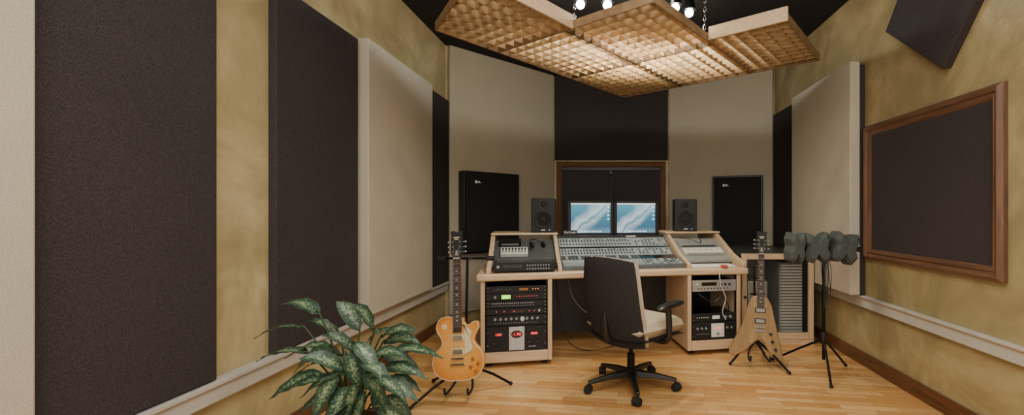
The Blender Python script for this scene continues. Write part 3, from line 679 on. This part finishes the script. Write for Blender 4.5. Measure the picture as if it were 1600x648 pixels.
# ------------------------------------------------------------ foam stand
SX,SY=1.66,3.45
st=thing('microphone_stand','black tripod stand with a cross bar near the right wall','stand',(SX,SY,0))
MB().cyl((0,0,.12),(0,0,.96),.011).build('pole',BLKM,st); MB().cyl((0,0,.24),(0,0,.33),.022).build('collar',BLK,st,bevel=.004)
for fx,fy in((-.27,.33),(.27,.19),(-.07,-.26)):
    l_=MB().tube([(0,0,.28),(fx*.5,fy*.5,.15),(fx,fy,.012)],.009,10).build('leg',BLKM,st); MB().sphere((fx,fy,.014),.014,6).build('rubber_foot',RUB,l_)
MB().cyl((-.27,0,.97),(.27,0,.97),.012).build('cross_bar',BLKM,st); MB().cyl((0,0,.93),(0,0,.99),.024).build('clamp',BLK,st)
MB().cyl((.24,0,.97),(.29,0,.965),.018,.022).build('bar_end',BLK,st)
def foam(x,tilt,w,label,z=.975,flip=1):
    t=thing('foam_block',label,'foam block',(SX+x,SY,z),(0,tilt,R(5*flip)))
    pr=[(-w,.07),(-w*.72,.125),(-w*.25,.10),(0,.05),(w*.3,.105),(w*.75,.125),(w,.08),(w*.78,.0),(w,-.06),(w*.6,-.12),(w*.2,-.09),(-.05*w,-.045),(-w*.4,-.11),(-w*.85,-.09),(-w*.95,-.03),(-w*.75,.02)]
    mb=MB(); n=len(pr); vs=[]
    for yy,sc in((-.085,.72),(-.05,1),(.05,1),(.085,.72)):
        for p in pr: vs.append((p[0]*sc,yy,p[1]*sc))
    fs=[(k*n+i,k*n+(i+1)%n,(k+1)*n+(i+1)%n,(k+1)*n+i) for k in range(3) for i in range(n)]+[tuple(range(n))[::-1],tuple(range(3*n,4*n))]
    mb.add(vs,fs); mb.build('foam_wedge',FOAM,t,bevel=.006,smooth=False)
foam(-.225,R(3),.064,'narrow charcoal foam block at the left end of the stand bar')
foam(-.060,R(-3),.10,'middle charcoal foam block on the stand bar',flip=-1)
foam(.142,R(10),.105,'charcoal foam block at the right end of the stand bar')
for k in range(4):
    x=SX-.03+k*.016; y=SY-.03-.012*(k%2)
    o=cable([(x,y+.02,.95),(x-.01,y-.02,.82),(x+random.uniform(-.01,.01),y-.015,.65),(x+random.uniform(-.012,.012),y-.02,.5+.03*k),(x+.010,y-.01,.6+.02*k),(x+.01,y-.02,.8),(x+.008,y+.02,.94)],.0025,BLK,
      'black cable loop hanging from the cross bar of the tripod stand'); o['group']='cable loops hung on the tripod stand'

# ------------------------------------------------------------ plant
PC=Vector((-1.17,2.05,0))
pl=thing('potted_plant','potted dieffenbachia with large mottled green leaves by the left wall','plant',PC)
MB().lathe([(.10,0),(.14,.02),(.17,.22),(.185,.24),(.185,.27),(.165,.27),(.16,.23),(.001,.23)],32).build('pot',mat('terracotta_pot',(96,60,42),.6),pl)
MB().lathe([(.158,.232),(.158,.245),(.001,.255)],24).build('soil',mat('soil',(48,36,28),.95,bmp=1,bscale=60),pl)
def leaf_mat():
    m,nt,b=newmat('mottled_leaf'); at_=nt.nodes.new('ShaderNodeAttribute'); at_.attribute_name='leaf'
    f=noise(nt,coords(nt),105,3,.6,.5); sx=nt.nodes.new('ShaderNodeSeparateColor'); nt.links.new(at_.outputs['Color'],sx.inputs[0])
    ma=nt.nodes.new('ShaderNodeMath'); ma.operation='MULTIPLY'; nt.links.new(f,ma.inputs[0]); nt.links.new(sx.outputs[0],ma.inputs[1])
    o=ramp(nt,ma.outputs[0],[(.0,lin((32,52,38))),(.42,lin((48,74,54))),(.53,lin((110,130,98))),(.72,lin((158,170,136)))])
    nt.links.new(o,b.inputs['Base Color']); b.inputs['Roughness'].default_value=.45; b.inputs['Coat Weight'].default_value=.05; return m
lv=[]; lf=[]; lc=[]
def leaf(p0,p1,w,up=Vector((0,-.45,1)),sag=.018):
    d=(p1-p0); L=d.length; dn=d.normalized(); side=dn.cross(up.normalized()).normalized(); nrm=side.cross(dn).normalized()
    n=10; base=len(lv); tw=random.uniform(-.45,.45); rot=Matrix.Rotation(tw,3,dn); side=rot@side; nrm=rot@nrm
    if nrm.z<0 : nrm=-nrm
    for i in range(n+1):
        t=i/n; ww=w*(math.sin(PI*min(1,t**.82))**.8 if 0<t<1 else .02)*(1-.25*t)
        c=p0+d*t+Vector((0,0,1))*sag*(math.sin(PI*t)*1.3-.9*t*t)
        for j in range(-3,4):
            q=j/3; wave=.004*math.sin(t*22+j)
            lv.append(c+side*ww*q+nrm*(abs(q)*ww*.2+wave*abs(q))); lc.append((1-.55*abs(q)**1.5)*(1.15-.35*abs(t-.45)*2))
    for i in range(n):
        for j in range(6):
            k=base+i*7+j; lf.append((k,k+1,k+8,k+7))
sm=MB()
LV=[(500,486,438,464,-.05),(478,508,397,517,-.1),(484,547,400,553,-.2),(508,580,420,612,-.25),(535,552,464,532,0),(530,606,462,642,-.3),
(562,512,540,480,.1),(585,512,558,478,.0),(594,522,642,510,.1),(602,545,692,548,.0),(598,530,656,526,.15),(592,572,668,580,-.1),(592,592,645,612,-.15),(598,615,636,646,-.2),
(558,548,512,518,.05),(550,578,488,602,-.3),(568,575,594,618,-.35),(550,598,520,644,-.35),(582,608,606,655,-.3),(534,525,494,500,.1),(567,540,606,508,.05),(528,594,468,598,-.25),
(520,536,446,548,-.1),(570,605,556,660,-.4),(598,552,646,568,.1),(540,545,556,590,-.3),(520,560,460,578,-.15),(575,555,622,548,-.1),(540,575,500,560,-.32),
(600,588,658,600,.05),(528,580,496,636,-.38),(555,618,508,660,-.4),(560,560,604,590,-.3),(545,628,500,670,-.42),(592,632,624,666,-.35),(580,585,624,612,-.36),(560,595,540,648,-.45),(512,545,470,566,-.3),(552,530,578,562,-.25)]
for k,(x0,y0,x1,y1,dy) in enumerate(LV):
    Y=2.05+dy*.6; p0=at(x0,y0+5,Y); p1=at(x1,y1+6,Y+random.uniform(-.07,.04)); p1.x=max(p1.x,-1.72); p0.x=max(p0.x,-1.70)
    p0-=PC; p1-=PC; L=(p1-p0).length
    if L<.19: p1=p0+(p1-p0)*(.19/L)
    leaf(p0,p1,random.uniform(.036,.048))
    r0=Vector((random.uniform(-.05,.05),random.uniform(-.05,.05),.24)); mid=(r0*.45+p0*.55)+Vector((0,0,.02)); mid.x*=.75; mid.y*=.75
    sm.tube([r0,mid,p0,p0+(p1-p0)*.1],[.005,.003],6,sub=5)
me=bpy.data.meshes.new('foliage'); me.from_pydata([tuple(v) for v in lv],[],lf); ca=me.color_attributes.new('leaf','FLOAT_COLOR','POINT')
for i,c in enumerate(lc): ca.data[i].color=(c,c,c,1)
me.polygons.foreach_set('use_smooth',[True]*len(me.polygons)); me.materials.append(leaf_mat()); fo_=bpy.data.objects.new('foliage',me); COL.objects.link(fo_); fo_.parent=pl
sm.build('stems',mat('stem_green',(52,68,44),.6),pl)

# ------------------------------------------------------------ lights
def area(loc,sx,sy,e,col,rot=(0,0,0)):
    l=bpy.data.lights.new('unseen_area_light','AREA'); l.shape='RECTANGLE'; l.size=sx; l.size_y=sy; l.energy=e; l.color=col
    o=bpy.data.objects.new('unseen_area_light',l); COL.objects.link(o); o.location=loc; o.rotation_euler=rot
area((.15,-.6,3.05),2.4,1.4,62,(1,.955,.88))  # unseen ceiling lights, added for general room brightness
area((.15,1.4,3.05),1.6,1.0,50,(1,.955,.88))
area((.15,-1.5,1.75),3.0,2.0,74,(1,.965,.91),(PI/2,0,0))  # added soft fill behind the camera, evens out back wall and desk front
for loc,e in (((.15,3.7,2.95),120),((.75,3.75,2.95),40),((-.5,3.3,2.95),14),((.35,3.3,2.95),40)):
    l=bpy.data.lights.new('added_cloud_glow','SPOT'); l.energy=e; l.color=(1,.89,.70); l.shadow_soft_size=.05; l.spot_size=R(125); l.spot_blend=.9  # extra unseen spots added above the lattice to make its cells glow
    o=bpy.data.objects.new('added_cloud_glow',l); COL.objects.link(o); o.location=loc
w_=bpy.data.worlds.new('world'); S.world=w_; w_.use_nodes=True; w_.node_tree.nodes['Background'].inputs[0].default_value=(.9,.95,1,1); w_.node_tree.nodes['Background'].inputs[1].default_value=.15

cam=bpy.data.cameras.new('camera'); co=bpy.data.objects.new('camera',cam); COL.objects.link(co)
cx,cy,kz=ZOOM
co.location=(0,0,H); co.rotation_euler=(PI/2,0,0); cam.sensor_width=36; cam.lens=F/1600*36*kz; cam.shift_x=(cx-950)*kz/1600; cam.shift_y=(332-cy)*kz/1600; cam.clip_start=.02
S.camera=co
